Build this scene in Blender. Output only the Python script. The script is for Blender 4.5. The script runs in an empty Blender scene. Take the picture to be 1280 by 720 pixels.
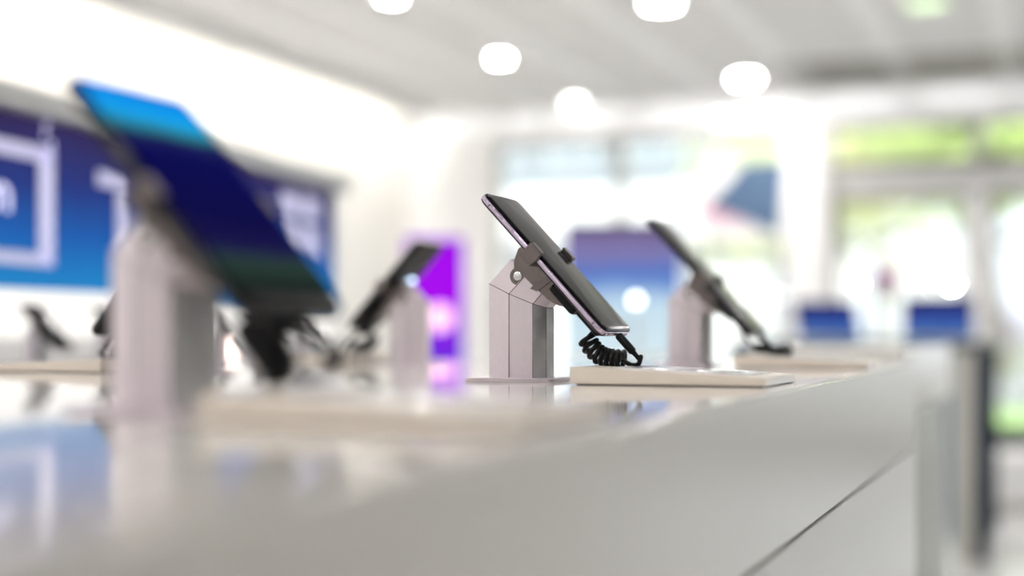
import bpy, bmesh, math, random
from mathutils import Vector, Matrix
random.seed(7)
PI = math.pi
SC = bpy.context.scene
COL = SC.collection

# ------------------------------------------------------------------ camera geometry
# u (x): across the counter, towards its customers; w (y): along the counter; z: up
FPX, HZ = 1777.78, 417.0
TAN = .387
CO = 1 / math.sqrt(1 + TAN * TAN); SI = TAN * CO
CAMZ = .9385

def from_cam(X, Y, Z):
    x = X - .007; z = Z - 1.160
    return Vector((x * CO - z * SI, x * SI + z * CO, CAMZ + Y))
CAM = from_cam(0, 0, 0)
def at(px, py, Z):
    return from_cam((px - 640) / FPX * Z, (HZ - py) / FPX * Z, Z)
def on(px, py, axis, val):
    d = at(px, py, 1) - CAM
    return CAM + d * ((val - CAM[axis]) / d[axis])

# ------------------------------------------------------------------ materials
def mat(name, col, rough=.5, metal=0., var=.03, scale=30., bump=0., coat=0., spec=.5, emit=None, estr=0.):
    m = bpy.data.materials.new(name); m.use_nodes = True
    nt = m.node_tree; b = nt.nodes['Principled BSDF']
    b.inputs['Roughness'].default_value = rough; b.inputs['Metallic'].default_value = metal
    b.inputs['Coat Weight'].default_value = coat; b.inputs['Coat Roughness'].default_value = .04
    b.inputs['Specular IOR Level'].default_value = spec
    tc = nt.nodes.new('ShaderNodeTexCoord'); nz = nt.nodes.new('ShaderNodeTexNoise')
    nz.inputs['Scale'].default_value = scale; nz.inputs['Detail'].default_value = 3
    nt.links.new(tc.outputs['Object'], nz.inputs['Vector'])
    r = nt.nodes.new('ShaderNodeValToRGB')
    r.color_ramp.elements[0].position = .3; r.color_ramp.elements[1].position = .7
    r.color_ramp.elements[0].color = [c * (1 - var) for c in col] + [1]
    r.color_ramp.elements[1].color = [min(1, c * (1 + var)) for c in col] + [1]
    nt.links.new(nz.outputs['Fac'], r.inputs['Fac']); nt.links.new(r.outputs['Color'], b.inputs['Base Color'])
    if bump:
        bp = nt.nodes.new('ShaderNodeBump'); bp.inputs['Strength'].default_value = bump; bp.inputs['Distance'].default_value = .001
        nt.links.new(nz.outputs['Fac'], bp.inputs['Height']); nt.links.new(bp.outputs['Normal'], b.inputs['Normal'])
    if emit:
        b.inputs['Emission Color'].default_value = list(emit) + [1]; b.inputs['Emission Strength'].default_value = estr
    return m

EXPO = 1.29; EK = 2 ** -EXPO
def screen_mat(name, axis, stops, estr=1., mottle=.0, mscale=6., base=(.006, .006, .007), rough=.1, stretch=(1, 1, 1)):
    """a lit screen: its picture is a colour ramp along one axis, mottled by noise"""
    m = bpy.data.materials.new(name); m.use_nodes = True
    nt = m.node_tree; b = nt.nodes['Principled BSDF']
    b.inputs['Base Color'].default_value = list(base) + [1]; b.inputs['Specular IOR Level'].default_value = 0.; b.inputs['Roughness'].default_value = rough
    tc = nt.nodes.new('ShaderNodeTexCoord'); sp = nt.nodes.new('ShaderNodeSeparateXYZ')
    nt.links.new(tc.outputs['Generated'], sp.inputs[0])
    mp = nt.nodes.new('ShaderNodeMapping'); mp.inputs['Scale'].default_value = stretch
    nt.links.new(tc.outputs['Generated'], mp.inputs['Vector'])
    nz = nt.nodes.new('ShaderNodeTexNoise'); nz.inputs['Scale'].default_value = mscale; nz.inputs['Detail'].default_value = 4
    nt.links.new(mp.outputs['Vector'], nz.inputs['Vector'])
    ma = nt.nodes.new('ShaderNodeMath'); ma.operation = 'MULTIPLY_ADD'
    nt.links.new(nz.outputs['Fac'], ma.inputs[0]); ma.inputs[1].default_value = mottle
    ad = nt.nodes.new('ShaderNodeMath'); ad.operation = 'SUBTRACT'; ad.inputs[1].default_value = mottle * .5
    nt.links.new(sp.outputs['XYZ'.index(axis)], ad.inputs[0]); nt.links.new(ad.outputs[0], ma.inputs[2])
    r = nt.nodes.new('ShaderNodeValToRGB'); cr = r.color_ramp
    while len(cr.elements) < len(stops): cr.elements.new(.5)
    for e, (p, c) in zip(cr.elements, stops): e.position = p; e.color = list(c) + [1]
    nt.links.new(ma.outputs[0], r.inputs['Fac'])
    nt.links.new(r.outputs['Color'], b.inputs['Emission Color']); b.inputs['Emission Strength'].default_value = estr * EK
    return m

def glass_mat(name, tint=(.97, .985, .98)):
    m = bpy.data.materials.new(name); m.use_nodes = True
    nt = m.node_tree; nt.nodes.remove(nt.nodes['Principled BSDF']); out = nt.nodes['Material Output']
    t = nt.nodes.new('ShaderNodeBsdfTransparent'); t.inputs[0].default_value = list(tint) + [1]
    g = nt.nodes.new('ShaderNodeBsdfGlossy'); g.inputs['Roughness'].default_value = .02
    f = nt.nodes.new('ShaderNodeFresnel'); f.inputs[0].default_value = 1.3
    mx = nt.nodes.new('ShaderNodeMixShader')
    nt.links.new(f.outputs[0], mx.inputs[0]); nt.links.new(t.outputs[0], mx.inputs[1]); nt.links.new(g.outputs[0], mx.inputs[2])
    nt.links.new(mx.outputs[0], out.inputs[0])
    return m

def srgb(r, g, b):
    return tuple((c / 255 / 12.92 if c / 255 <= .04045 else ((c / 255 + .055) / 1.055) ** 2.4) for c in (r, g, b))

M = dict(
    counter=mat('white_lacquer_counter', (.74, .715, .67), .07, var=.01, scale=4, spec=.6),
    cabinet=mat('white_lacquer_cabinet', (.74, .735, .71), .38, var=.012, scale=5),
    shadow_gap=mat('grey_joint', (.42, .41, .36), .8),
    stand=mat('lilac_white_powder_coat', (.70, .625, .665), .32, var=.02, scale=240, bump=.12),
    alu=mat('brushed_aluminium', (.80, .81, .82), .36, .1, var=.14, scale=60),
    seam=mat('seam_rubber', (.07, .06, .06), .7),
    bronze=mat('gunmetal_bracket', (.18, .155, .148), .3, .8, var=.06, scale=500, bump=.1),
    steel=mat('bright_steel', (.75, .75, .76), .22, 1.),
    black=mat('black_rubber', (.005, .005, .006), .42, var=.2, scale=300, bump=.1, spec=.22),
    blackglass=mat('black_glass', (.005, .005, .006), .09, var=.1, spec=.13),
    backglass=mat('satin_black_back', (.006, .006, .006), .3, var=.1, spec=.2),
    frame=mat('lilac_silver_metal', (.62, .52, .66), .2, 1., var=.04, scale=40),
    darkframe=mat('graphite_metal', (.05, .05, .055), .3, .8),
    cream=mat('cream_acrylic', (.80, .72, .63), .28, var=.015, scale=20),
    card=mat('white_card', (.86, .86, .86), .15),
    ink=mat('dark_print', (.04, .04, .05), .3),
    wall=mat('warm_white_paint', (.84, .822, .79), .7, var=.01, scale=8, bump=.05),
    wallwhite=mat('white_paint', (.89, .89, .89), .6, var=.01, scale=8, bump=.05),
    ceil=mat('pale_grey_ceiling_tile', (.72, .712, .715), .8, var=.02, scale=60, bump=.1),
    ceiltrim=mat('white_ceiling_strip', (.85, .85, .85), .6),
    vent=mat('grey_vent_metal', (.22, .215, .2), .5),
    floor=mat('pale_polished_floor', (.70, .70, .68), .12, var=.03, scale=3),
    taupe=mat('taupe_window_frame', (.42, .40, .37), .45),
    darktaupe=mat('dark_taupe_metal', (.15, .14, .12), .5),
    greymetal=mat('light_grey_cladding', (.60, .60, .60), .5),
    glass=glass_mat('clear_glass'),
    lamp=mat('lamp_diffuser', (.9, .9, .88), .5, emit=(1, .965, .945), estr=125.),
    lampwarm=mat('lamp_diffuser_warm', (.9, .88, .82), .5, emit=(1, .93, .82), estr=150.),
    lampgreen=mat('lamp_diffuser_green', (.7, .9, .6), .5, emit=(.72, 1, .55), estr=.5),
    strip=mat('added_warm_strip', (.9, .88, .82), .5, emit=(1, .95, .88), estr=17.),  # emitter of the added left wall wash
    stripfront=mat('added_cool_strip', (.9, .9, .88), .5, emit=(.97, .98, 1), estr=2.),  # emitter of the added front header wash
    lampdim=mat('lamp_diffuser_dim', (.9, .9, .88), .5, emit=(1, .97, .93), estr=14.),
    lampsmall=mat('lamp_diffuser_small', (.9, .9, .88), .5, emit=(1, .965, .945), estr=260.),
    bulb=mat('highlight_bulb', (.9, .9, .9), .4, emit=(1, .98, .96), estr=75.),
    bulbnear=mat('highlight_bulb_soft', (.9, .9, .9), .4, emit=(.95, .97, 1), estr=2.6),
    bulbwarm=mat('highlight_bulb_warm', (.9, .85, .8), .4, emit=(1, .74, .66), estr=2.2),
    led=mat('blue_white_glow', (.8, .85, .9), .3, emit=(.55, .75, 1), estr=4 * EK),
    valance=mat('grey_metal_canopy', (.50, .51, .50), .4, .1),
    graphic=mat('pale_lilac_backlit_print', (.5, .5, .6), .4, emit=(.36, .35, .60), estr=.6 * EK),
    graphicdot=mat('backlit_white_dots', (.6, .6, .7), .4, emit=(.60, .58, .85), estr=1.1 * EK),
    dark=mat('dark_slate_laminate', (.06, .065, .075), .4),
    navy=mat('dark_navy_metal', (.018, .028, .048), .5, spec=.2),
    bluegrey=mat('blue_grey_panel', (.13, .24, .36), .35),
    legpanel=mat('grey_green_panel', (.40, .41, .37), .5),
    whiteglow=mat('added_white_glow', (.8, .8, .78), .5, emit=(1, .97, .92), estr=.26),  # glow added to whiten the band under the blue panel
    paleleg=mat('pale_grey_leg', (.48, .48, .44), .5),
    paver=mat('pale_paving', (.33, .33, .325), .8, var=.08, scale=2),
    lawn=mat('lawn_grass', (.30, .44, .17), .9, var=.3, scale=9),
    facade=mat('pale_blue_grey_render', (.25, .285, .31), .8, var=.03, scale=1.5),
    fascia=mat('white_fascia', (.72, .72, .72), .5),
    winglass=mat('facade_glass', (.30, .36, .40), .1),
    bark=mat('tree_bark', (.16, .13, .09), .9, var=.3, scale=12, bump=.5),
    leaf=mat('yellow_green_leaves', (.84, .90, .50), .6, var=.25, scale=2.),
    leafdeep=mat('mid_green_leaves', (.70, .80, .38), .6, var=.25, scale=2.),
    lilacflower=mat('lilac_flowers', (.74, .62, .80), .7, var=.2, scale=9),
    pinkflower=mat('pink_flowers', (.85, .42, .72), .7, var=.2, scale=9),
    pot=mat('white_planter', (.8, .8, .8), .5),
)
for k in ('leaf', 'leafdeep'):
    M[k].node_tree.nodes['Principled BSDF'].inputs['Subsurface Weight'].default_value = 0
def face_rough(m, top, side):
    nt = m.node_tree; b = nt.nodes['Principled BSDF']; tc = nt.nodes.new('ShaderNodeTexCoord'); sp = nt.nodes.new('ShaderNodeSeparateXYZ')
    mr = nt.nodes.new('ShaderNodeMapRange'); nt.links.new(tc.outputs['Normal'], sp.inputs[0]); nt.links.new(sp.outputs['Z'], mr.inputs['Value'])
    mr.inputs['From Min'].default_value = .3; mr.inputs['From Max'].default_value = .9
    mr.inputs['To Min'].default_value = side; mr.inputs['To Max'].default_value = top; nt.links.new(mr.outputs[0], b.inputs['Roughness'])
face_rough(M['counter'], .06, .30)
S = dict(
    fixture=screen_mat('backlit_blue_panel', 'Z', [(0, srgb(38, 145, 214)), (.3, srgb(34, 104, 190)), (.62, srgb(44, 62, 138)), (1, srgb(58, 46, 90))], .9, .12, 3, stretch=(1, 6, 1)),
    wallpaper=screen_mat('tablet_wallpaper', 'X', [(0, srgb(0, 120, 225)), (.14, srgb(10, 165, 245)), (.20, srgb(40, 145, 165)), (.235, srgb(44, 96, 100)), (.25, srgb(30, 34, 92)), (.33, srgb(2, 4, 80)), (.66, srgb(4, 2, 66)), (.80, srgb(22, 18, 70)), (.84, srgb(40, 62, 56)), (.93, srgb(30, 46, 40)), (1, srgb(12, 18, 16))], 1.0, .035, 5, stretch=(.5, 2, 1)),
    totem=screen_mat('totem_picture', 'Z', [(0, srgb(215, 235, 242)), (.38, srgb(200, 225, 240)), (.52, srgb(135, 170, 220)), (.62, srgb(84, 122, 200)), (.82, srgb(132, 124, 178)), (1, srgb(112, 98, 140))], 1., .22, 3.2),
    purple=screen_mat('magenta_lightbox', 'Z', [(0, srgb(70, 40, 200)), (.3, srgb(110, 40, 225)), (.6, srgb(170, 0, 240)), (1, srgb(165, 0, 238))], 1.0, .15, 3),
    pink=mat('pink_lightbox_disc', (.8, .5, .6), .4, emit=(1, .55, .75), estr=1.3 * EK),
    laptop=screen_mat('laptop_wallpaper', 'Z', [(0, srgb(110, 160, 220)), (.25, srgb(64, 110, 200)), (.6, srgb(52, 66, 160)), (1, srgb(34, 32, 82))], .75, .35, 3.),
)

# ------------------------------------------------------------------ mesh helpers
def obj(name, bm, m, parent=None, loc=(0, 0, 0), rot=(0, 0, 0), angle=35):
    me = bpy.data.meshes.new(name)
    bmesh.ops.recalc_face_normals(bm, faces=bm.faces)
    bm.to_mesh(me); bm.free()
    me.materials.append(m)
    for p in me.polygons: p.use_smooth = True
    me.set_sharp_from_angle(angle=math.radians(angle))
    o = bpy.data.objects.new(name, me); COL.objects.link(o)
    o.location = loc; o.rotation_euler = rot
    if parent: o.parent = parent
    return o
def B(): return bmesh.new()
def tag(o, label, cat, group=None, kind=None):
    o['label'] = label; o['category'] = cat
    if group: o['group'] = group
    if kind: o['kind'] = kind
    return o
def thing(name, label, cat, loc=(0, 0, 0), rot=(0, 0, 0), group=None):
    o = bpy.data.objects.new(name, None); COL.objects.link(o)
    o.empty_display_size = .05
    o.location = loc; o.rotation_euler = rot
    return tag(o, label, cat, group)
def struct(name, bm, m, parent=None, **k):
    o = obj(name, bm, m, parent, **k)
    if parent is None: o['kind'] = 'structure'
    return o
def dup(root, loc, rot, label, group=None, cat=None):
    r = root.copy(); COL.objects.link(r); r.location = loc; r.rotation_euler = rot; r['label'] = label
    if group: r['group'] = group
    for ch in list(root.children):
        c = ch.copy(); COL.objects.link(c); c.parent = r
        for g in list(ch.children):
            d = g.copy(); COL.objects.link(d); d.parent = c
    return r
def box(bm, x0, x1, y0, y1, z0, z1, bev=0., seg=2):
    vs = [bm.verts.new((x, y, z)) for x in (x0, x1) for y in (y0, y1) for z in (z0, z1)]
    fs = [bm.faces.new([vs[i] for i in f]) for f in ((0, 1, 3, 2), (4, 6, 7, 5), (0, 4, 5, 1), (2, 3, 7, 6), (0, 2, 6, 4), (1, 5, 7, 3))]
    if bev:
        es = list({e for f in fs for e in f.edges})
        bmesh.ops.bevel(bm, geom=es, offset=bev, segments=seg, affect='EDGES', profile=.5)
def loft(bm, rings, cap=True, closed=True):
    R = [[bm.verts.new(p) for p in r] for r in rings]
    n = len(R[0])
    for a, b in zip(R, R[1:]):
        for i in range(n if closed else n - 1):
            j = (i + 1) % n
            bm.faces.new((a[i], a[j], b[j], b[i]))
    if cap:
        bm.faces.new(R[0][::-1]); bm.faces.new(R[-1])
def tube(bm, pts, r, seg=8, cap=True):
    pts = [Vector(p) for p in pts]; n = len(pts)
    rr = r if isinstance(r, (list, tuple)) else [r] * n
    t0 = (pts[1] - pts[0]).normalized()
    nrm = t0.orthogonal().normalized(); rings = []
    for i, p in enumerate(pts):
        t = (pts[min(i + 1, n - 1)] - pts[max(i - 1, 0)]).normalized()
        nrm = (nrm - t * nrm.dot(t)).normalized(); bi = t.cross(nrm)
        rings.append([p + (nrm * math.cos(2 * PI * k / seg) + bi * math.sin(2 * PI * k / seg)) * rr[i] for k in range(seg)])
    loft(bm, rings, cap)
def ring(bm, prof, seg=32):
    """a closed profile turned into a ring with an open middle"""
    lathe(bm, prof + [prof[0]], seg, cap=False)
    bmesh.ops.remove_doubles(bm, verts=bm.verts[:], dist=1e-6)
def lathe(bm, prof, seg=28, c=(0, 0, 0), cap=True):
    loft(bm, [[(c[0] + r * math.cos(2 * PI * k / seg), c[1] + r * math.sin(2 * PI * k / seg), c[2] + z) for k in range(seg)] for r, z in prof], cap)
def rrect(L, W, r, seg=6):
    out = []
    for cx, cy, a0 in ((L / 2 - r, W / 2 - r, 0), (-L / 2 + r, W / 2 - r, 90), (-L / 2 + r, -W / 2 + r, 180), (L / 2 - r, -W / 2 + r, 270)):
        for k in range(seg + 1):
            a = math.radians(a0 + 90 * k / seg); out.append((cx + r * math.cos(a), cy + r * math.sin(a)))
    return out
def rslab(bm, L, W, r, layers, seg=7, c=(0, 0)):
    loft(bm, [[(c[0] + x, c[1] + y, z) for x, y in rrect(L - 2 * i, W - 2 * i, max(.0005, r - i), seg)] for z, i in layers])
def prism_y(bm, pts, y0, y1, bev=0.):
    """profile in x-z extruded along y"""
    n0 = len(bm.faces)
    loft(bm, [[(x, y0, z) for x, z in pts], [(x, y1, z) for x, z in pts]])
    if bev:
        bm.faces.ensure_lookup_table()
        es = list({e for f in bm.faces[n0:] if len(f.verts) > 4 for e in f.edges})
        bmesh.ops.bevel(bm, geom=es, offset=bev, segments=2, affect='EDGES', profile=.5)
def cr(pts, n=8):
    """Catmull-Rom through points"""
    pts = [Vector(p) for p in pts]; P = [pts[0] * 2 - pts[1]] + pts + [pts[-1] * 2 - pts[-2]]; out = []
    for i in range(1, len(P) - 2):
        a, b, c, d = P[i - 1:i + 3]
        for k in range(n):
            t = k / n
            out.append(.5 * (2 * b + (c - a) * t + (2 * a - 5 * b + 4 * c - d) * t * t + (3 * b - a - 3 * c + d) * t ** 3))
    out.append(pts[-1]); return out

TOP = .90            # counter top height

# ------------------------------------------------------------------ display stand
SEC = [(-.024, -.009), (-.002, -.021), (.018, -.020), (.025, -.009), (.025, .009), (.018, .020), (-.002, .021), (-.024, .009)]
H1, S1, ANG = .0695, .018, math.radians(44)
UP = Vector((math.sin(ANG), 0, math.cos(ANG)))          # axis of the upper, leaning piece
def sec_ring(kind, off=0.):
    out = []
    for x, y in SEC:
        l = math.hypot(x, y); x, y = x * (1 + off / l), y * (1 + off / l)
        if kind == 'base': out.append(Vector((x, y, .003)))
        elif kind == 'mitre': out.append(Vector((x, y, H1 - x * math.tan(ANG / 2))))
        else:
            p = Vector((0, 0, H1)) + UP * S1 + Vector((math.cos(ANG), 0, -math.sin(ANG))) * x; p.y = y; out.append(p)
    return out
PX0 = Vector((.034, 0, .0965))       # middle of the handset's front glass, from the stand base
TILT = math.radians(47.4)
def make_stand(label, group):
    t = thing('display_stand', label, 'display stand', group=group)
    bm = B(); rslab(bm, .074, .066, .006, [(0, .0004), (.0003, 0), (.0014, 0), (.0014, .0012), (.0017, .0012), (.0017, 0), (.0027, 0), (.003, .0004)])
    obj('base_plate', bm, M['stand'], t)
    b, m_, e = sec_ring('base'), sec_ring('mitre'), sec_ring('top')
    bm = B(); loft(bm, [b, m_, e]); obj('body', bm, M['stand'], t, angle=12)
    # aluminium inlay on the customer side, a thin shell over those facets
    bm = B(); b2, m2 = sec_ring('base', .0005), sec_ring('mitre', .0005)
    ids = [2, 3, 4, 5]
    loft(bm, [[b2[i] for i in ids], [m2[i] - Vector((0, 0, .0006)) for i in ids]], cap=False, closed=False)
    bmesh.ops.solidify(bm, geom=bm.faces[:], thickness=.0004)
    obj('front_inlay', bm, M['alu'], t, angle=12)
    bm = B()
    for i in (1, 2, 5, 6): tube(bm, [b[i], m_[i], e[i]], .00035, 5)
    for i in (3, 4): tube(bm, [b2[i], m2[i]], .00025, 5)
    tube(bm, [v for v in m_] + [m_[0]], .0003, 5)
    obj('seam', bm, M['seam'], t)
    # bracket that grips the handset, drawn in the handset's own frame
    br = obj('bracket', hinge_bm(), M['bronze'], t, loc=PX0, rot=(0, TILT, 0))
    for s in (-1, 1):
        bm = B(); lathe(bm, [(.0001, 0), (.0036, 0), (.0036, .0010), (.0030, .0014), (.0001, .0014)], 20)
        sc_ = obj('screw', bm, M['steel'], br, loc=(-.0105, s * .0206, -.0290), rot=(s * -PI / 2, 0, 0))
    bm = B(); saddle_bm(bm); obj('saddle', bm, M['bronze'], br)
    return t
def hinge_bm():
    bm = B()
    pts = []
    for k in range(9):                                   # round lower end about the screw
        a = math.radians(150 + 150 * k / 8); pts.append((-.0105 + .0075 * math.cos(a), -.0290 + .0075 * math.sin(a)))
    pts += [(.010, -.026), (.012, -.010), (-.026, -.010), (-.027, -.014), (-.022, -.024)]
    prism_y(bm, pts, -.0205, .0205, .0012)
    return bm
def saddle_bm(bm):
    pts = [(-.008, -.0100)]
    for k in range(10):
        a = math.radians(185 + 150 * k / 9); pts.append((.014 + .022 * math.cos(a), -.0125 + .0115 * math.sin(a)))
    pts += [(.037, -.0115), (.036, -.0100)]
    prism_y(bm, pts, -.0190, .0190, .001)

def make_jaws(st, half):
    """the two claws of a stand, hooked over the edges of a handset of that half width"""
    br = [c for c in st.children if c.name.startswith('bracket')][0]
    for s in (-1, 1):
        bm = B()
        prof = [(0.0, -.0118), (half + .0038, -.0118), (half + .0042, -.0108), (half + .0042, .0016), (half + .0030, .0028), (half - .0032, .0028),
                (half - .0038, .0020), (half - .0032, .0011), (half + .0004, .0011), (half + .0006, -.0086), (0.0, -.0086)]
        x0, x1 = -.0165, -.0035
        loft(bm, [[(x0, s * y, z) for y, z in prof], [(x1, s * y, z) for y, z in prof]])
        bmesh.ops.bevel(bm, geom=[e for e in bm.edges if abs(e.verts[0].co.x - e.verts[1].co.x) < 1e-6], offset=.0005, segments=2, affect='EDGES')
        obj('jaw', bm, M['bronze'], br)

# ------------------------------------------------------------------ handsets
def make_phone(label, group, L, W, r, framemat, screenmat, cat='phone', name='smartphone', bezel=None):
    t = thing(name, label, cat, group=group)
    bm = B(); rslab(bm, L, W, r, [(-.0064, .0012), (-.0061, .0004), (-.0055, 0), (-.0032, 0), (-.0026, .0004), (-.0022, .0012)], 9)
    obj('frame', bm, framemat, t)
    bm = B(); rslab(bm, L, W, r, [(-.0026, .0012), (-.0024, .0006), (-.0014, .0009), (-.0006, .0016), (-.0001, .0027), (.0002, .0042)], 9)
    g = obj('front_glass', bm, M['blackglass'], t)
    if bezel:
        bm = B(); bx, by = bezel
        rslab(bm, L - bx, W - by, r * .6, [(.0001, .0003), (.00035, 0)], 6, c=(-bx * .28, 0))
        obj('screen', bm, screenmat, g)
    else:
        bm = B(); lathe(bm, [(.0001, .0001), (.0016, .0001), (.0016, .0003), (.0001, .0003)], 16, c=(-L / 2 + .006, 0, 0))
        obj('front_camera', bm, M['ink'], g)
        bm = B(); rslab(bm, .0012, .012, .0005, [(.0001, 0), (.0003, 0)], 3, c=(-L / 2 + .0035, 0)); obj('earpiece', bm, M['seam'], g)
    bm = B(); rslab(bm, L, W, r, [(-.0081, .004), (-.0079, .0024), (-.0073, .0010), (-.0064, .0005), (-.0060, .0010)], 9); bk = obj('back_glass', bm, M['backglass'], t)
    bm = B(); rslab(bm, .030, .012, .004, [(-.0092, .0006), (-.0088, 0), (-.0078, 0)], 5, c=(-L / 2 + .026, -W / 2 + .014))
    obj('camera_bump', bm, M['darkframe'], bk)
    for x0, x1 in ((-.034, -.024), (-.048, -.038)):
        bm = B(); box(bm, x0 - .01, x1 - .01, -W / 2 - .0006, -W / 2 + .001, -.0050, -.0030, .0003)
        obj('side_button', bm, framemat, t)
    bm = B()
    for x in (-L / 2 + .012, L / 2 - .012): box(bm, x - .0005, x + .0005, -W / 2 - .00012, W / 2 + .00012, -.0056, -.0031)
    for y in (-W / 2 + .013, W / 2 - .013): box(bm, -L / 2 - .00012, L / 2 + .00012, y - .0005, y + .0005, -.0056, -.0031)
    obj('antenna_line', bm, M['seam'], t)
    bm = B()
    for k in range(5): lathe(bm, [(.0001, 0), (.0007, 0), (.0007, .0002), (.0001, .0002)], 8, c=(0, 0, 0))
    bm.free()
    bm = B(); rslab(bm, .0026, .009, .0012, [(0, 0), (.0003, 0)], 4)
    obj('charging_port', bm, M['ink'], t, loc=(L / 2 + .0001, 0, -.0040), rot=(0, PI / 2, 0))
    return t

def phone_loc(u, w, rz=0, sx=0., sn=0.):
    v = Matrix.Rotation(rz, 3, 'Z') @ (PX0 + Vector((sx * math.cos(TILT) + sn * math.sin(TILT), 0, -sx * math.sin(TILT) + sn * math.cos(TILT))))
    return (u + v.x, w + v.y, TOP + v.z)

# ------------------------------------------------------------------ security cable: sensor, coil, cord, plug (in the stand's frame)
def loc_from_phone(x, y, z):
    return PX0 + Vector((x * math.cos(TILT) + z * math.sin(TILT), y, -x * math.sin(TILT) + z * math.cos(TILT)))
def make_tether(label, group, L, axis_pts, turns, r0, wire, lead, tail, shift=0.):
    t = thing('security_cable', label, 'cable', group=group)
    bm = B(); rslab(bm, .030, .046, .004, [(-.0175, .003), (-.0165, .0008), (-.0090, 0), (-.0084, .0004)], 5, c=(-.012, 0))
    rslab(bm, .026, .040, .003, [(-.0145, .002), (-.0135, .0005), (-.0090, 0), (-.0084, .0004)], 5, c=(.0155, 0))
    se = obj('alarm_sensor', bm, M['black'], t, loc=loc_from_phone(.041, 0, 0), rot=(0, TILT, 0))
    # coil
    ax = cr(axis_pts, 24); n = len(ax); N = int(turns * 22); pts = []
    for i in range(N + 1):
        f = i / N * (n - 1); k = min(int(f), n - 2); p = ax[k].lerp(ax[k + 1], f - k); tan = (ax[k + 1] - ax[k]).normalized()
        e1 = Vector((0, 1, 0)); e1 = (e1 - tan * e1.dot(tan)).normalized(); e2 = tan.cross(e1); a = 2 * PI * turns * i / N
        pts.append(p + (e1 * math.cos(a) + e2 * math.sin(a)) * r0)
    bm = B(); tube(bm, pts, wire, 8); obj('coil', bm, M['black'], t, angle=60)
    s_end = loc_from_phone(.067, 0, -.0125)
    bm = B(); tube(bm, cr([s_end] + [Vector(p) for p in lead] + [pts[0]], 8), wire, 8); obj('cord', bm, M['black'], t, angle=60)
    p0 = loc_from_phone(L / 2 + shift, 0, -.0040); d = loc_from_phone(L / 2 + shift + .01, 0, -.0040) - p0; d.normalize()
    bm = B(); tube(bm, [p0 - d * .0004, p0 + d * .0005, p0 + d * .0008, p0 + d * .002, p0 + d * .017, p0 + d * .019, p0 + d * .0195, p0 + d * .0235],
                   [.0012, .0012, .0028, .0033, .0033, .0030, .0022, .0018], 14)
    pl = obj('plug', bm, M['black'], t, angle=50)
    bm = B(); tube(bm, cr([p0 + d * .023, p0 + d * .027] + [Vector(p) for p in tail] + [pts[-1]], 8), wire, 8); obj('cord', bm, M['black'], t, angle=60)
    return t

# ------------------------------------------------------------------ wedge-shaped card holder
def make_plinth(label, group):
    t = thing('card_holder', label, 'card holder', group=group)
    x0, x1, y0, y1 = .067, .215, -.072, .044
    bm = B(); loft(bm, [[(x0, y, .0008), (x1, y, .0008), (x1, y, .0068), (x0, y, .0136)] for y in (y0, y1)])
    bmesh.ops.bevel(bm, geom=bm.edges[:], offset=.0006, segments=2, affect='EDGES')
    obj('wedge', bm, M['cream'], t)
    bm = B(); box(bm, x0 + .004, x1 - .004, y0 + .004, y1 - .004, 0, .0012); obj('foot_pad', bm, M['seam'], t)
    sl = math.atan2(-.0068, .148)
    def top(x): return .0136 - (x - x0) * .0068 / .148
    bm = B(); rslab(bm, .105, .092, .002, [(-.0002, .0002), (.0004, .0002), (.0005, .0004)], 3)
    c = obj('information_card', bm, M['card'], t, loc=(.148, -.014, top(.148) + .0004), rot=(0, -sl, 0))
    bm = B(); box(bm, .020, .036, -.040, .012, .0004, .0007)
    box(bm, -.046, -.036, -.034, .030, .0004, .0007)
    for k in range(4): box(bm, -.026 + k * .010, -.023 + k * .010, -.034, .018 - 6e-3 * (k % 2), .0004, .0007)
    obj('printed_block', bm, M['ink'], c)
    return t

# ------------------------------------------------------------------ clusters on the counter
GS, GP, GC, GH = 'display stands on the long counter', 'handsets on the display stands', 'security cables of the handsets', 'card holders on the long counter'
st2 = make_stand('lilac white display stand with dark bracket, sharp, mid counter under the black phone', GS)
bare = dup(st2, (0, 0, 0), (0, 0, 0), 'x')         # same stand, claws for the wider handsets
st1 = dup(st2, (0, -.494, TOP), (0, 0, 0), 'out of focus lilac white stand at far left, carrying the blue-lit tablet')
make_jaws(st2, .0375); make_jaws(bare, .043); make_jaws(st1, .049)
# claws are grandchildren of the stand: rebuilt on each bracket
st2.location = (0, 0, TOP)
st3 = bare; st3.location = (0, .565, TOP); st3['label'] = 'lilac grey stand behind the sharp one, at the right end of the counter'
st4 = dup(bare, (-.398, .637, TOP), (0, 0, PI), 'pale stand on the back row with its phone leaning left before the purple light box')
st5 = dup(bare, (-.398, .112, TOP), (0, 0, PI), 'back-row stand mostly hidden behind the near blurred stand')

ph2 = make_phone('slim black-screened phone with lilac silver edge, in sharp focus', GP, .1515, .075, .0085, M['frame'], None)
ph2.location = phone_loc(0, 0); ph2.rotation_euler = (0, TILT, 0)
ph1 = make_phone('large blurred handset at left showing a bright blue wallpaper', GP, .150, .098, .012, M['darkframe'], S['wallpaper'], 'tablet', 'tablet', (.013, .006))
ph1.location = phone_loc(0, -.494, 0, -.0105, .002); ph1.rotation_euler = (0, TILT + .02, 0)
ph3 = make_phone('long dark handset behind the sharp phone, at right end of counter', GP, .184, .085, .010, M['darkframe'], None)
ph3.location = phone_loc(0, .565, 0, -.016); ph3.rotation_euler = (0, TILT, 0)
ph4 = make_phone('dark phone seen from behind, leaning left in front of purple light box', GP, .152, .085, .010, M['darkframe'], None)
ph4.location = phone_loc(-.398, .637, PI, -.012); ph4.rotation_euler = (0, TILT, PI)
ph5 = dup(ph4, phone_loc(-.398, .112, PI), (0, TILT, PI), 'dark back-row phone hidden behind the blue-lit tablet')

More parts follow.
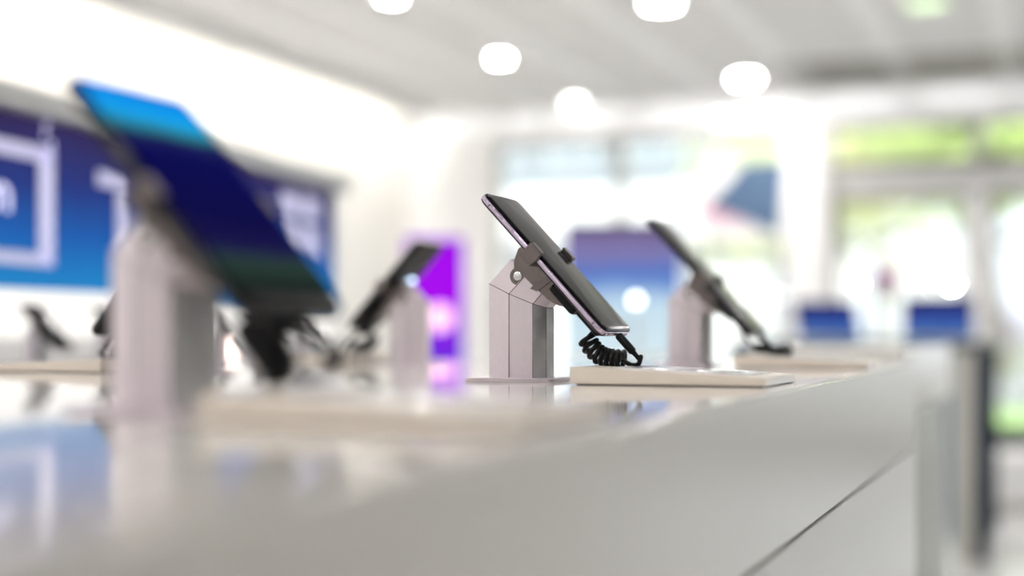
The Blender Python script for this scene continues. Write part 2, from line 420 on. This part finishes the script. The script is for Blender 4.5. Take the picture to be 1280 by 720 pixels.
o2 = Vector((0, 0, TOP))
def q(px, py, w, w0=0.): 
    p = on(px, py, 1, w); return Vector((p.x, p.y - w0, p.z - TOP))
tet2 = make_tether('black curly cable hanging from the sharp phone onto the cream card holder', GC, .1515,
    [q(733, 421, -.012), q(739, 433, -.012), q(748, 442.5, -.012), q(758, 447.5, -.012), q(769, 449, -.012), q(781, 450, -.012)], 8.5, .0064, .0020,
    [q(741, 408, -.004), q(742, 414, -.010)], [q(801, 446, -.002), q(798, 455, -.006), q(789, 456, -.010)])
tet2.location = (0, 0, TOP)
tet1 = make_tether('thick blurred black curly cable under the blue-lit tablet', GC, .150,
    [q(305, 402, -.505, -.5), q(316, 420, -.505, -.5), q(330, 440, -.505, -.5), q(346, 470, -.505, -.5)], 9, .0078, .0026,
    [q(296, 388, -.503, -.5)], [q(418, 436, -.505, -.5), q(412, 460, -.505, -.5), q(380, 473, -.505, -.5)], -.0105)
tet1.location = (0, -.494, TOP)
tet3 = make_tether('black cable with tight horizontal coil under the long dark handset', GC, .184,
    [q(944, 434, .565, .565), q(955, 436, .565, .565), q(972, 438.5, .565, .565), q(988, 441, .565, .565)], 9, .0046, .0021,
    [q(922, 405, .563, .565), q(934, 424, .563, .565)], [q(980, 431, .565, .565), q(988, 435, .565, .565)], -.016)
tet3.location = (0, .565, TOP)
tet4 = dup(tet2, (-.398, .637, TOP), (0, 0, PI), 'black curly cable under the left-leaning phone on the back row')
tet5 = dup(tet2, (-.398, .112, TOP), (0, 0, PI), 'black curly cable on the back row behind the near blurred stand')

pl2 = make_plinth('cream wedge card holder beneath the sharp phone and its curly cable', GH); pl2.location = (0, 0, TOP)
pl1 = dup(pl2, (0, -.494, TOP), (0, 0, 0), 'blurred cream card holder in front of the near left stand')
pl3 = dup(pl2, (0, .565, TOP), (0, 0, 0), 'cream card holder at the right end of the counter beyond the sharp one')
pl4 = dup(pl2, (-.398, .637, TOP), (0, 0, PI), 'cream card holder on the back row below the left-leaning phone')
pl5 = dup(pl2, (-.398, .112, TOP), (0, 0, PI), 'cream card holder at the left frame edge on the back row')

bm = B(); lathe(bm, [(.0001, 0), (.0105, 0), (.011, .001), (.010, .003), (.0001, .0035)], 20)  # glowing disc set at the pale spot on the phone back
d4 = Matrix.Rotation(PI, 3, 'Z') @ loc_from_phone(-.020, -.020, -.0083)
tag(obj('glow_disc', bm, M['led'], None, loc=(-.398 + d4.x, .637 + d4.y, TOP + d4.z), rot=(0, TILT + PI, PI)), 'small glowing bluish white disc on the back of the left-leaning phone', 'sensor')

# ------------------------------------------------------------------ the counter
EDGE, ENDW, BACK, NEAR = .235, .826, -.634, -2.0
bm = B()
APR = .107
loft(bm, [[(BACK, y, TOP - APR), (EDGE, y, TOP - APR), (EDGE, y, TOP), (BACK, y, TOP)] for y in (NEAR, ENDW)])
bmesh.ops.bevel(bm, geom=bm.edges[:], offset=.0022, segments=3, affect='EDGES')
tag(obj('counter_top', bm, M['counter'], None), 'long glossy white counter top with deep front edge running to the right', 'counter top')
cab = thing('base_cabinet', 'white base cabinet under the long glossy counter, below the thin joint line', 'cabinet', (-.2, -.587, 0))
bm = B(); box(bm, BACK + .2 , EDGE + .2 - .02, NEAR + .587, ENDW + .587, .06, TOP - APR - .0022, .001); obj('body', bm, M['cabinet'], cab)
bm = B()
for a, b in ((NEAR, -1.1), (-1.097, ENDW)): box(bm, EDGE + .2 - .02, EDGE + .2, a + .587, b + .587, .08, TOP - APR - .0022, .0015)
obj('front_panel', bm, M['cabinet'], cab)
bm = B(); box(bm, BACK + .25, EDGE + .15, NEAR + .65, ENDW + .55, 0, .061); obj('kick_board', bm, M['taupe'], cab)
bm = B(); box(bm, BACK + .21, EDGE + .18, NEAR + .60, ENDW + .57, TOP - APR - .0035, TOP - APR); obj('joint_strip', bm, M['shadow_gap'], cab)

# small white table behind the counter's far end
t2 = thing('side_table', 'small white table with grey leg panels behind the counter end', 'table', (.04, 1.78, 0))
bm = B(); box(bm, -.12, .125, -.48, .66, .794, .915, .002); obj('table_top', bm, M['counter'], t2)
for y in (-.44, .60):
    bm = B(); box(bm, -.10, .0995, y - .02, y + .02, 0, .794, .001); obj('leg', bm, M['legpanel'], t2)
bm = B(); box(bm, .100, .118, -.44, .63, .0, .794, .001); obj('side_panel', bm, M['legpanel'], t2)

# dark-topped table with laptops
t3 = thing('laptop_table', 'dark topped table with blue grey end panel before the entrance', 'table', (-.45, 5.55, 0))
bm = B(); box(bm, -.5, .575, -.49, .49, .875, .905, .003); obj('table_top', bm, M['dark'], t3)
for x0, x1, m_, n_ in ((.525, .575, 'navy', 'leg'), (.435, .525, 'paleleg', 'leg'), (-.5, -.45, 'navy', 'leg')):
    bm = B(); box(bm, x0, x1, -.48, -.40, 0, .875, .002); obj(n_, bm, M[m_], t3)
for x0, x1 in ((.525, .575), (-.5, -.45)):
    bm = B(); box(bm, x0, x1, .40, .48, 0, .875, .002); obj('leg', bm, M['navy'], t3)
bm = B(); box(bm, -.45, .435, -.46, -.44, .08, .875); obj('end_panel', bm, M['bluegrey'], t3)

def laptop(label, loc, rz, lean):
    t = thing('laptop', label, 'laptop', loc, (0, 0, rz), 'open laptops on the dark table')
    bm = B(); rslab(bm, .30, .21, .01, [(0, .002), (.002, 0), (.012, 0), (.014, .001)], 5); obj('keyboard_deck', bm, M['greymetal'], t)
    bm = B()
    for r_ in range(5):
        for c_ in range(12): box(bm, -.132 + c_ * .022, -.113 + c_ * .022, .085 - r_ * .02 - .016, .085 - r_ * .02, .0138, .0152)
    obj('keys', bm, M['dark'], t)
    bm = B(); box(bm, -.15, .15, 0, .006, 0, .19, .002); ld = obj('lid', bm, M['darkframe'], t, loc=(0, .103, .012), rot=(lean, 0, 0))
    bm = B(); box(bm, -.143, .143, -.0006, .0004, .012, .183); obj('screen', bm, S['laptop'], ld)
    return t
laptop('open laptop with blue screen, nearest the glass door', (-.10, 5.24, .905), -.05, -.22)
laptop('open laptop with blue screen turned aside, left of the other laptop', (-.50, 5.28, .905), .55, -.45)

# ------------------------------------------------------------------ backlit fixture at the left
e = Vector((-.1408, 1.4146, 0)).normalized(); frz = math.atan2(e.y, e.x) - PI / 2
fx = thing('display_unit', 'long white wall unit with backlit blue panel and grey canopy, behind the tablet', 'display unit', (-1.1762, .7457, 0), (0, 0, frz))
Y0, Y1 = -.75, 1.405
bm = B(); box(bm, -.10, -.004, Y0, Y1 + .025, 0, 1.322, .002); obj('back_panel', bm, M['wallwhite'], fx)
bm = B(); box(bm, -.006, 0, Y0, Y1 - .03, 1.0125, 1.300); sp = obj('backlit_panel', bm, S['fixture'], fx)
bm = B(); prism_y(bm, [(-.10, 1.322), (.0, 1.302), (.030, 1.302), (.030, 1.338), (.024, 1.341), (-.10, 1.341)], Y0, Y1 + .03, .001); obj('canopy', bm, M['valance'], fx)
bm = B(); (-.004, .004, Y1 - .03, Y1, 1.0, 1.305); obj('end_frame', bm, M['dark'], fx)
dk = thing('wall_desk', 'low white desk along the foot of the blue panel', 'desk', (-1.1762, .7457, 0), (0, 0, frz))
bm = B(); box(bm, .001, .24, Y0, Y1 + .02, .845, .890, .003); obj('desk_top', bm, M['counter'], dk)
bm = B(); box(bm, .001, .20, Y0, Y1 + .02, .05, .845, .002); obj('cabinet_base', bm, M['cabinet'], dk)
bm = B(); box(bm, .001, .17, Y0 + .02, Y1, 0, .051); obj('kick_board', bm, M['taupe'], dk)
bm = B(); box(bm, -.005, .0, Y0, Y1 - .03, .93, 1.0105); obj('added_glow_strip', bm, M['whiteglow'], fx)  # added glowing strip, brightens the zone below the blue panel
# printed outline on the panel with a row of light dots, and a short white word
bm = B()
fy = lambda px: None
g0, g1, z0, z1, th = -.42, .150, 1.052, 1.253, .026
box(bm, .0, .0008, g0, g1, z1 - th, z1); box(bm, .0, .0008, g0, g1, z0, z0 + th * .8); box(bm, .0, .0008, g1 - .045, g1, z0, z1)
obj('printed_outline', bm, M['graphic'], sp)
bm = B()
for k in range(17):
    y_, z_ = g1 - .018 + random.uniform(-.012, .014), z0 + .012 + (z1 - z0 + .04) * k / 16
    lathe_pts = [(.0009, y_ + .0055 * math.cos(2 * PI * j / 10), z_ + .0055 * math.sin(2 * PI * j / 10)) for j in range(10)]
    loft(bm, [lathe_pts, [(.0015, p[1], p[2]) for p in lathe_pts]])
obj('printed_dots', bm, M['graphicdot'], sp)
bm = B()                                               # low white letters beside the frame edge
def arch(y, w_, z, h):
    tube(bm, cr([(.001, y, z), (.001, y, z + h * .75), (.001, y + w_ / 2, z + h), (.001, y + w_, z + h * .75), (.001, y + w_, z)], 5), .0045, 6)
for k in range(2): arch(-.045 + k * .032, .032, 1.135, .042)
arch(-.12, .04, 1.135, .042)
obj('printed_letters', bm, M['graphicdot'], sp)
for y0, y1, z0_, z1_ in ((.285, .40, 1.205, 1.232), (.35, .40, 1.10, 1.20), (1.06, 1.165, 1.215, 1.272), (1.185, 1.285, 1.215, 1.272), (1.06, 1.165, 1.125, 1.20), (1.185, 1.285, 1.125, 1.20)):
    bm = B(); box(bm, .0, .0008, y0, y1, z0_, z1_); obj('printed_block', bm, M['graphic'], sp)

# small handsets on the fixture's desk
def on_fix(x, y, z): 
    v = Matrix.Rotation(frz, 3, 'Z') @ Vector((x, y, 0)); return Vector((-1.1762 + v.x, .7457 + v.y, z))
SMALL = .62
names = ['leftmost small phone stand on the blue panel desk', 'small phone stand on the blue panel desk, second from the left', 'third small phone stand along the blue panel desk',
         'fourth small phone stand along the blue panel desk', 'fifth small phone stand along the blue panel desk', 'sixth small phone stand, farthest along the blue panel desk']
for k in range(6):
    y = -.05 + k * .2; p = on_fix(.10, y, .890)
    lab = names[k]
    s_ = dup(bare, p, (0, 0, frz), lab, 'small stands on the desk of the blue panel unit'); s_.scale = (SMALL,) * 3
    v = Matrix.Rotation(frz, 3, 'Z') @ (PX0 * SMALL)
    h_ = dup(ph4, p + v, (0, TILT, frz), 'dark phone on the ' + lab.replace('small phone ', 'small '), 'phones on the desk of the blue panel unit'); h_.scale = (SMALL,) * 3
pp = at(290, 438, 2.75)
pk = thing('desk_highlight', 'small warm glowing stand-in for a highlight seen beside the thick curly cable', 'lamp', (pp.x, pp.y, .8905))  # made-up glowing bulb in place of a blurred warm highlight
bm = B(); lathe(bm, [(.0001, 0), (.02, 0), (.02, .004), (.004, .008), (.004, .006), (.0001, .006)]); obj('foot', bm, M['steel'], pk)
bm = B(); lathe(bm, [(.0001, -.014), (.008, -.012), (.013, -.004), (.013, .004), (.008, .012), (.0001, .014)], c=(0, 0, .0205)); obj('bulb', bm, M['bulbwarm'], pk)

# ------------------------------------------------------------------ floor-standing displays
tt = thing('display_totem', 'floor-standing blue and lilac screen totem behind the sharp phone', 'screen totem', (-1.035, 3.74, 0), (0, 0, math.atan2(SI, CO)))
bm = B(); box(bm, -.205, .205, 0, .07, .02, 1.33, .006); obj('housing', bm, M['wallwhite'], tt)
bm = B(); box(bm, -.203, .203, -.004, .002, 1.312, 1.329, .001); obj('top_bezel', bm, M['dark'], tt)
bm = B(); box(bm, -.203, .203, -.003, .001, .86, 1.312); obj('screen', bm, S['totem'], tt)
bm = B(); box(bm, -.24, .24, -.10, .17, 0, .02, .004); obj('base_plate', bm, M['greymetal'], tt)

lb = thing('light_box', 'glowing purple light box with pink disc behind the left-leaning phone', 'light box', (-2.06, 4.40, 0), (0, 0, math.atan2(SI, CO)))
bm = B(); box(bm, -.125, .125, 0, .08, .02, 1.345, .005); obj('housing', bm, M['wallwhite'], lb)
bm = B(); box(bm, -.122, .122, -.006, .002, .62, 1.342); pn = obj('lit_panel', bm, S['purple'], lb)
bm = B(); lathe(bm, [(.0001, 0), (.052, 0), (.050, .003), (.0001, .003)], 32); obj('pink_disc', bm, S['pink'], pn, loc=(.022, -.006, 1.005), rot=(PI / 2, 0, 0))
bm = B(); box(bm, -.15, .15, -.10, .16, 0, .02, .004); obj('base_plate', bm, M['greymetal'], lb)

# made-up slim lamps standing in for round blurred highlights
def highlight_lamp(px, py, w, label, bmat, r):
    p = on(px, py, 1, w)
    t = thing('highlight_lamp', label, 'lamp', (p.x, p.y, 0), group='highlight stand-ins between the totem and the entrance')
    bm = B(); lathe(bm, [(.0001, 0), (.09, 0), (.09, .008), (.02, .016), (.0001, .016)]); obj('base', bm, M['steel'], t)
    bm = B(); tube(bm, [(0, 0, .012), (0, 0, p.z - r)], .006, 8); obj('pole', bm, M['steel'], t)
    bm = B(); lathe(bm, [(.0001, -r)] + [(r * math.cos(a), r * math.sin(a)) for a in [math.radians(-75 + 15 * k) for k in range(11)]] + [(.0001, r)], 16, c=(0, 0, p.z)); obj('bulb', bm, bmat, t)
highlight_lamp(795, 375, 3.1, 'stand-in lamp for a highlight, with round white bulb in front of the blue totem', M['bulbnear'], .013)
highlight_lamp(931, 368, 6.5, 'stand-in lamp for a highlight, with round bulb just right of the long dark handset', M['bulbnear'], .013)
highlight_lamp(977, 370, 6.8, 'stand-in lamp for a highlight, with round bulb before the white pillar', M['bulbnear'], .013)
highlight_lamp(1072, 355, 9.6, 'stand-in lamp for a highlight, with bright round bulb left of the pair before the entrance', M['bulb'], .012)
highlight_lamp(1157, 338, 9.7, 'stand-in lamp for a highlight, with bright round bulb, taller of the pair before the entrance', M['bulb'], .012)
highlight_lamp(1190, 355, 9.5, 'stand-in lamp for a highlight, with bright round bulb above the laptop by the entrance', M['bulb'], .013)

p = at(1282, 640, 7.5)
lp = thing('block_seat', 'low white block seat on the pale floor before the entrance door', 'seat', (p.x, p.y, 0), (0, 0, math.atan2(SI, CO)))
bm = B(); box(bm, -.22, .22, 0, .42, .03, .30, .03, 4); obj('seat_block', bm, M['wallwhite'], lp)
bm = B(); box(bm, -.19, .19, .03, .39, 0, .031); obj('plinth', bm, M['taupe'], lp)

# ------------------------------------------------------------------ room shell
UL, UR, WF, WB, HC = -5.04, 4.2, 10.45, -5.0, 2.90
bm = B(); box(bm, UL - .2, UR + .2, WB - .2, WF + .15, -.12, 0); struct('floor', bm, M['floor'])
bm = B(); box(bm, UL - .2, UR + .2, WB - .2, WF + .3, HC, HC + .25); struct('ceiling', bm, M['ceil'])
bm = B(); box(bm, UL - .2, UL, WB - .2, WF + .2, 0, HC); struct('wall_left', bm, M['wall'])
bm = B(); box(bm, UR, UR + .2, WB - .2, WF + .2, 0, HC); struct('wall_right', bm, M['wallwhite'])
bm = B(); box(bm, UL, UR, WB - .2, WB, 0, HC); struct('wall_back', bm, M['wallwhite'])
bm = B(); box(bm, UL, UL + .015, WB, WF, 0, .09); struct('baseboard_left', bm, M['wallwhite'])
fu = lambda px: on(px, HZ, 1, WF).x
U0, U1, U2, UM = fu(618), fu(985), fu(1037), fu(772)
bm = B()
box(bm, UL, UR, WF, WF + .2, 2.60, HC)                 # header
box(bm, UL, U0, WF, WF + .2, 0, 2.60)                  # pier
box(bm, U1, U2, WF - .12, WF + .2, 0, 2.60, .004)      # pillar
struct('wall_front', bm, M['wallwhite'])

def window(name, u0, u1, z0, z1, mull, fr=.05, m_='taupe', sill=0.):
    bm = B(); y0, y1 = WF + .04, WF + .11
    box(bm, u0, u0 + fr, y0, y1, z0, z1); box(bm, u1 - fr, u1, y0, y1, z0, z1)
    box(bm, u0, u1, y0, y1, z0, z0 + fr); box(bm, u0, u1, y0, y1, z1 - fr, z1)
    for u in mull: box(bm, u - .045, u + .045, y0, y1, z0, z1)
    o = struct(name, bm, M[m_])
    bm = B(); box(bm, u0 + .01, u1 - .01, WF + .07, WF + .078, z0 + .01, z1 - .01); obj('pane', bm, M['glass'], o)
    return o
window('window_1', U0, U1, .0, 2.60, [UM], .04)
UDR = fu(1222); 
window('window_2', U2, UR, 2.28, 2.60, [fu(1222), 1.4, 2.8], .03, 'greymetal')
bm = B(); box(bm, U2, UR, WF - .05, WF + .2, 2.045, 2.235); struct('trim_1', bm, M['greymetal'])
bm = B(); box(bm, U2, UR, WF - .02, WF + .2, 2.235, 2.285); struct('trim_2', bm, M['darktaupe'])
def door(name, u0, u1):
    bm = B(); y0, y1 = WF + .04, WF + .10; z1 = 2.045
    box(bm, u0, u0 + .06, y0, y1, 0, z1); box(bm, u1 - .06, u1, y0, y1, 0, z1)
    box(bm, u0, u1, y0, y1, z1 - .06, z1)
    o = struct(name, bm, M['taupe'])
    bm = B(); box(bm, u0 + .06, u1 - .06, y0 - .01, y1, .0, .22); obj('bottom_rail', bm, M['dark'], o)
    bm = B(); box(bm, u0 + .05, u1 - .05, WF + .065, WF + .073, .21, z1 - .05); obj('pane', bm, M['glass'], o)
    bm = B(); uu = u1 - .10
    tube(bm, [(uu, y0 + .01, .95), (uu, y0 - .05, .95), (uu, y0 - .05, 1.25), (uu, y0 + .01, 1.25)], .01, 8); obj('handle', bm, M['steel'], o)
    return o
door('door_1', U2, UDR - .06); door('door_2', UDR + .06, 1.1); door('door_3', 1.1, UR)
bm = B(); box(bm, UDR - .06, UDR + .06, WF + .0, WF + .12, 0, 2.045); struct('trim_3', bm, M['wallwhite'])

# ceiling strips, vent grille
for k, u in enumerate((-4.2, -3.35 - .35, -2.95, -2.2, -1.45, -.70, .05, .8, 1.55, 2.3)):
    bm = B(); box(bm, u - .07, u + .07, WB, WF - .05, HC - .012, HC); struct('trim_%d' % (10 + k), bm, M['ceiltrim'])
a, b_ = on(1000, 108, 2, HC), on(1000, 78, 2, HC)
b_.y = 9.08
vt = thing('ceiling_vent', 'long grey slatted vent grille in the ceiling near the entrance', 'vent', (a.x, 0, HC))
v0, v1 = b_.y, a.y
bm = B(); L_ = 3.4
for y0, y1, x0, x1 in ((v0 - .03, v0, 0, L_), (v1, v1 + .03, 0, L_), (v0, v1, -.03, 0), (v0, v1, L_, L_ + .03)): box(bm, x0, x1, y0, y1, -.03, 0)
obj('frame', bm, M['ceiltrim'], vt)
for k in range(48):
    x = .035 + k * .07
    bm = B(); box(bm, x - .014, x + .014, v0, v1, -.022, -.004); obj('slat', bm, M['vent'], vt)
bm = B(); box(bm, 0, L_, v0, v1, -.004, 0); obj('backing', bm, M['taupe'], vt)

# downlights
def downlight(u, w, label, m_='lamp', r=.075):
    t = thing('ceiling_light', label, 'ceiling light', (u, w, HC), group='round downlights in the ceiling')
    bm = B(); ring(bm, [(r, -.001), (r + .012, -.001), (r + .014, -.008), (r + .010, -.012), (r, -.010)], 32); obj('trim_ring', bm, M['ceiltrim'], t)
    bm = B(); lathe(bm, [(.0001, -.006), (r, -.006), (r, -.001), (.0001, -.001)], 32); obj('diffuser', bm, M[m_], t)
vis = {(827, 3): 'bright downlight at the top edge of the picture', (625, 72): 'bright downlight above the sharp phone', (931, 97): 'bright oval downlight left of the vent grille',
       (718, 126): 'dim distant downlight over the shop window', (490, -5): 'downlight cut by the top edge, over the tablet side'}
for (px, py), lab in vis.items():
    p = on(px, py, 2, HC); downlight(p.x, p.y, lab, *{718: ('lampdim', .06), 931: ('lamp', .085), 827: ('lamp', .085)}.get(px, ('lampsmall', .05)))
p = on(1158, 3, 2, HC); downlight(p.x, p.y, 'pale green round ceiling lamp at the top right', 'lampgreen', .13)
hid = [(-1.83, w) for w in (4.45, 1.8, -.85, -3.5)] + [(-3.3, w) for w in (4.4, 2.4, .4, -2.)] + [(1.4, w) for w in (7.6, 5, 2.4)] + [(.9, 9.4), (2.2, 9.4), (.7, 7.0)] + [(.2, w) for w in (.9, -2.2, -3.8)] + [(-.7, w) for w in (.6, -1.4, -3.)]  # rows carried on out of view, plus lamps added to brighten header and stands
for i, (u, w) in enumerate(hid): downlight(u, w, 'unseen round white downlight overhead, outside the picture', 'lamp')
# added linear wash light: a baffle hides the strip and throws the light onto the left wall
ww = thing('added_wash', 'added slim ceiling trough washing the left wall with warm light', 'ceiling light', (-4.68, 4.6, HC))
bm = B(); prism_y(bm, [(.03, 0), (.05, 0), (.05, -.11), (.0, -.11), (.0, -.10), (.03, -.10)], -5.6, 5.6); obj('baffle', bm, M['ceiltrim'], ww)
bm = B(); box(bm, -.012, .0285, -5.58, 5.58, -.006, -.001); obj('added_strip', bm, M['strip'], ww)
fw = thing('added_wash', 'added slim ceiling trough washing the header above the shop window', 'ceiling light', (-.4, WF - .10, HC))  # added light that brightens the front header
bm = B(); loft(bm, [[(x, y, z) for y, z in [(-.03, 0), (-.05, 0), (-.05, -.07), (0, -.07), (0, -.06), (-.03, -.06)]] for x in (-4.5, 4.5)]); obj('baffle', bm, M['ceiltrim'], fw)
bm = B(); box(bm, -4.48, 4.48, -.028, .012, -.006, -.001); obj('added_strip', bm, M['stripfront'], fw)
# pair of spots under the header
for px, lab in ((903, 'left one of the two bright spots under the window header'), (929, 'right one of the two bright spots under the window header')):
    p = on(px, 150, 1, WF - .10)
    t = thing('spot_lamp', lab, 'spot lamp', (p.x, p.y, p.z), group='pair of spots under the header')
    bm = B(); tube(bm, [(0, .06, 0), (0, -.03, 0)], .045, 20); tube(bm, [(0, .02, 0), (0, .099, .03)], .012, 10); obj('housing', bm, M['wallwhite'], t)
    bm = B(); tube(bm, [(0, -.031, 0), (0, -.036, 0)], .04, 20); obj('lens', bm, mat('spot_lens', (.9, .9, .9), .4, emit=(1, .98, .95), estr=2.6), t)

# poster hanging in the window: white board, blue shape, pink wedge
WP = WF - .03
P_ = lambda px, py: on(px, py, 1, WP)
c0, c1, c2, c3 = P_(872, 208), P_(984, 200), P_(984, 296), P_(872, 300)
po = thing('window_poster', 'white poster with slanted blue shape hanging in the window by the pillar', 'poster', (c3.x, WP, c3.z))
def poly(name, pts, y0, y1, m_):
    bm = B(); loft(bm, [[(p.x - c3.x, y0, p.z - c3.z) for p in pts], [(p.x - c3.x, y1, p.z - c3.z) for p in pts]]); return obj(name, bm, m_, po)
bd = poly('board', [c0, c1, c2, c3], 0, .012, M['card'])
poly('blue_shape', [P_(932, 202), P_(983, 201), P_(975, 295), P_(882, 258)], -.002, .0, mat('poster_blue', (.07, .13, .23), .5))
poly('pink_wedge', [P_(873, 254), P_(882, 258), P_(945, 286), P_(873, 274)], -.002, .0, mat('poster_pink', (.85, .45, .58), .5))
bm = B()
for x in (.1, c2.x - c3.x - .1): tube(bm, [(x, .006, c0.z - c3.z - .01), (x, .006, 2.60 - c3.z)], .003, 6)
obj('hanging_wire', bm, M['steel'], po)

# ------------------------------------------------------------------ outside
bm = B(); box(bm, -40, 30, WF + .15, 70, -.2, -.02); struct('pavement', bm, M['paver'])
bm = B(); box(bm, -1.0, .8, 12.6, 17.4, -.02, .03); tag(obj('lawn', bm, M['lawn']), 'bright green lawn strip outside the glass door', 'lawn', kind='stuff')
WBD = 27.
bx0, bx1 = on(560, 417, 1, WBD).x, on(1010, 417, 1, WBD).x
bd_ = thing('building', 'pale building with white fascia across the street, seen through the window', 'building', ((bx0 + bx1) / 2, WBD, 0))
hw = (bx1 - bx0) / 2
bm = B(); box(bm, -hw - 3, hw, 0, 6, 0, 7.5); obj('wall', bm, M['facade'], bd_)
bm = B(); box(bm, -hw - 3, hw, -.5, 0, 2.75, 3.9, .02); obj('fascia', bm, M['fascia'], bd_)
bm = B(); box(bm, -hw - 3.2, hw + .2, -.3, 6.2, 7.5, 7.8); obj('roof_edge', bm, M['fascia'], bd_)
for k in range(6):
    x = -hw + .5 + k * 1.75
    bm = B(); box(bm, x, x + 1.1, -.05, 0, 4.5, 6.4); f = obj('window', bm, M['fascia'], bd_)
    bm = B(); box(bm, x + .07, x + 1.03, -.06, -.05, 4.57, 6.33); obj('window_glass', bm, M['winglass'], f)
    bm = B(); box(bm, x - .2, x + 1.25, -.05, 0, .2, 2.6); f = obj('shop_front', bm, M['fascia'], bd_)

def leafball(bm, c, R, n, s0, s1, flat=.8):
    for _ in range(n):
        v = Vector((random.gauss(0, 1), random.gauss(0, 1), random.gauss(0, 1))).normalized() * R * random.random() ** .4
        v.z *= flat; p = Vector(c) + v
        a = Vector((random.gauss(0, 1), random.gauss(0, 1), random.gauss(0, .6))).normalized(); b = a.orthogonal().normalized()
        b.rotate(Matrix.Rotation(random.random() * 6.28, 3, a)); s = random.uniform(s0, s1); n_ = a.cross(b)
        bm.faces.new([bm.verts.new(p + a * s), bm.verts.new(p + b * s * .5 + n_ * s * .1), bm.verts.new(p - a * s), bm.verts.new(p - b * s * .5 + n_ * s * .1)])
def tree(u, w, h, R, lm, label):
    t = thing('tree', label, 'tree', (u, w, -.02), group='trees outside the entrance')
    bm = B(); tube(bm, cr([(0, 0, 0), (.05, 0, h * .35), (-.05, .05, h * .7), (0, 0, h)], 4), [.16 - .10 * i / 12 for i in range(13)], 10); 
    for k in range(5):
        a = k * 1.3; tube(bm, [(0, 0, h * (.5 + .06 * k)), (math.cos(a) * R * .6, math.sin(a) * R * .6, h * (.62 + .07 * k))], [.06, .02], 7)
    obj('trunk', bm, M['bark'], t)
    bm = B()
    for k in range(9):
        a = k * 2.4; rr = R * .55 * (k / 9) ** .5 if k else 0
        leafball(bm, (math.cos(a) * rr * 1.3, math.sin(a) * rr * 1.3, h * .82 + random.uniform(-.5, .6) * R * .6), R * .62, 330, .07, .16)
    obj('crown', bm, M[lm], t)
tree(on(1034, 417, 1, 22).x, 22, 4.3, 2.3, 'leaf', 'yellow green tree outside, left of the dark-trunked one')
tree(on(1233, 417, 1, 17.6).x, 17.6, 4.0, 1.5, 'leafdeep', 'green tree with dark trunk just right of the door post')
tree(on(1345, 417, 1, 29).x, 29, 5.4, 1.8, 'leaf', 'yellow green tree at the right frame edge')
tree(on(1095, 417, 1, 38).x, 38, 6.4, 1.8, 'leafdeep', 'farther green tree beside the white pillar')
def shrub(px, w, h, R, fm, label):
    u = on(px, 417, 1, w).x
    t = thing('flowering_shrub', label, 'shrub', (u, w, -.02), group='potted shrubs outside the door')
    bm = B(); lathe(bm, [(.0001, 0), (.20, 0), (.26, .42), (.23, .42), (.22, .38), (.0001, .38)]); obj('pot', bm, M['pot'], t)
    bm = B(); tube(bm, [(0, 0, .36), (.02, 0, .5 + h * .4), (0, 0, .42 + h * .8)], .012, 7); obj('stem', bm, M['bark'], t)
    bm = B(); leafball(bm, (0, 0, .42 + h - R), R, 500, .03, .07, 1); obj('flowers', bm, M[fm], t)
    bm = B(); leafball(bm, (0, 0, .42 + h - R * 1.4), R * .9, 250, .04, .07, 1); obj('leaves', bm, M['leafdeep'], t)
shrub(1258, 18.6, 1.0, .5, 'lilacflower', 'lilac flowering shrub beyond the lawn strip outside the door')
shrub(1108, 11.9, 1.12, .11, 'pinkflower', 'pink flowering shrub in a white pot left of the door post')

# ------------------------------------------------------------------ daylight
W = bpy.data.worlds.new('sky'); SC.world = W; W.use_nodes = True
bg = W.node_tree.nodes['Background']; bg.inputs[0].default_value = (.86, .93, 1, 1); bg.inputs[1].default_value = .8
sun = bpy.data.lights.new('sun', 'SUN'); sun.energy = 2.5; sun.angle = .01; sun.color = (1, .97, .9)
so = bpy.data.objects.new('sun', sun); COL.objects.link(so); so.rotation_euler = (math.radians(42), 0, math.radians(-18)); so.location = (0, 0, 12)

# ------------------------------------------------------------------ camera
cd = bpy.data.cameras.new('camera'); cam = bpy.data.objects.new('camera', cd); COL.objects.link(cam)
cam.location = CAM; cam.rotation_euler = (PI / 2, 0, math.atan2(SI, CO))
cd.lens = 50; cd.sensor_width = 36; cd.shift_y = (HZ - 360) / 1280
cd.clip_start = .01; cd.clip_end = 300
cd.dof.use_dof = True; cd.dof.focus_distance = 1.145; cd.dof.aperture_fstop = 1.8; cd.dof.aperture_blades = 0
SC.camera = cam
SC.view_settings.view_transform = 'Standard'; SC.view_settings.look = 'None'; SC.view_settings.gamma = 1
SC.view_settings.exposure = EXPO; SC.view_settings.use_curve_mapping = False
SC.cycles.use_denoising = True
SC.cycles.max_bounces = 10; SC.cycles.diffuse_bounces = 5; SC.cycles.glossy_bounces = 5; SC.cycles.transparent_max_bounces = 12
SC.cycles.sample_clamp_indirect = 8
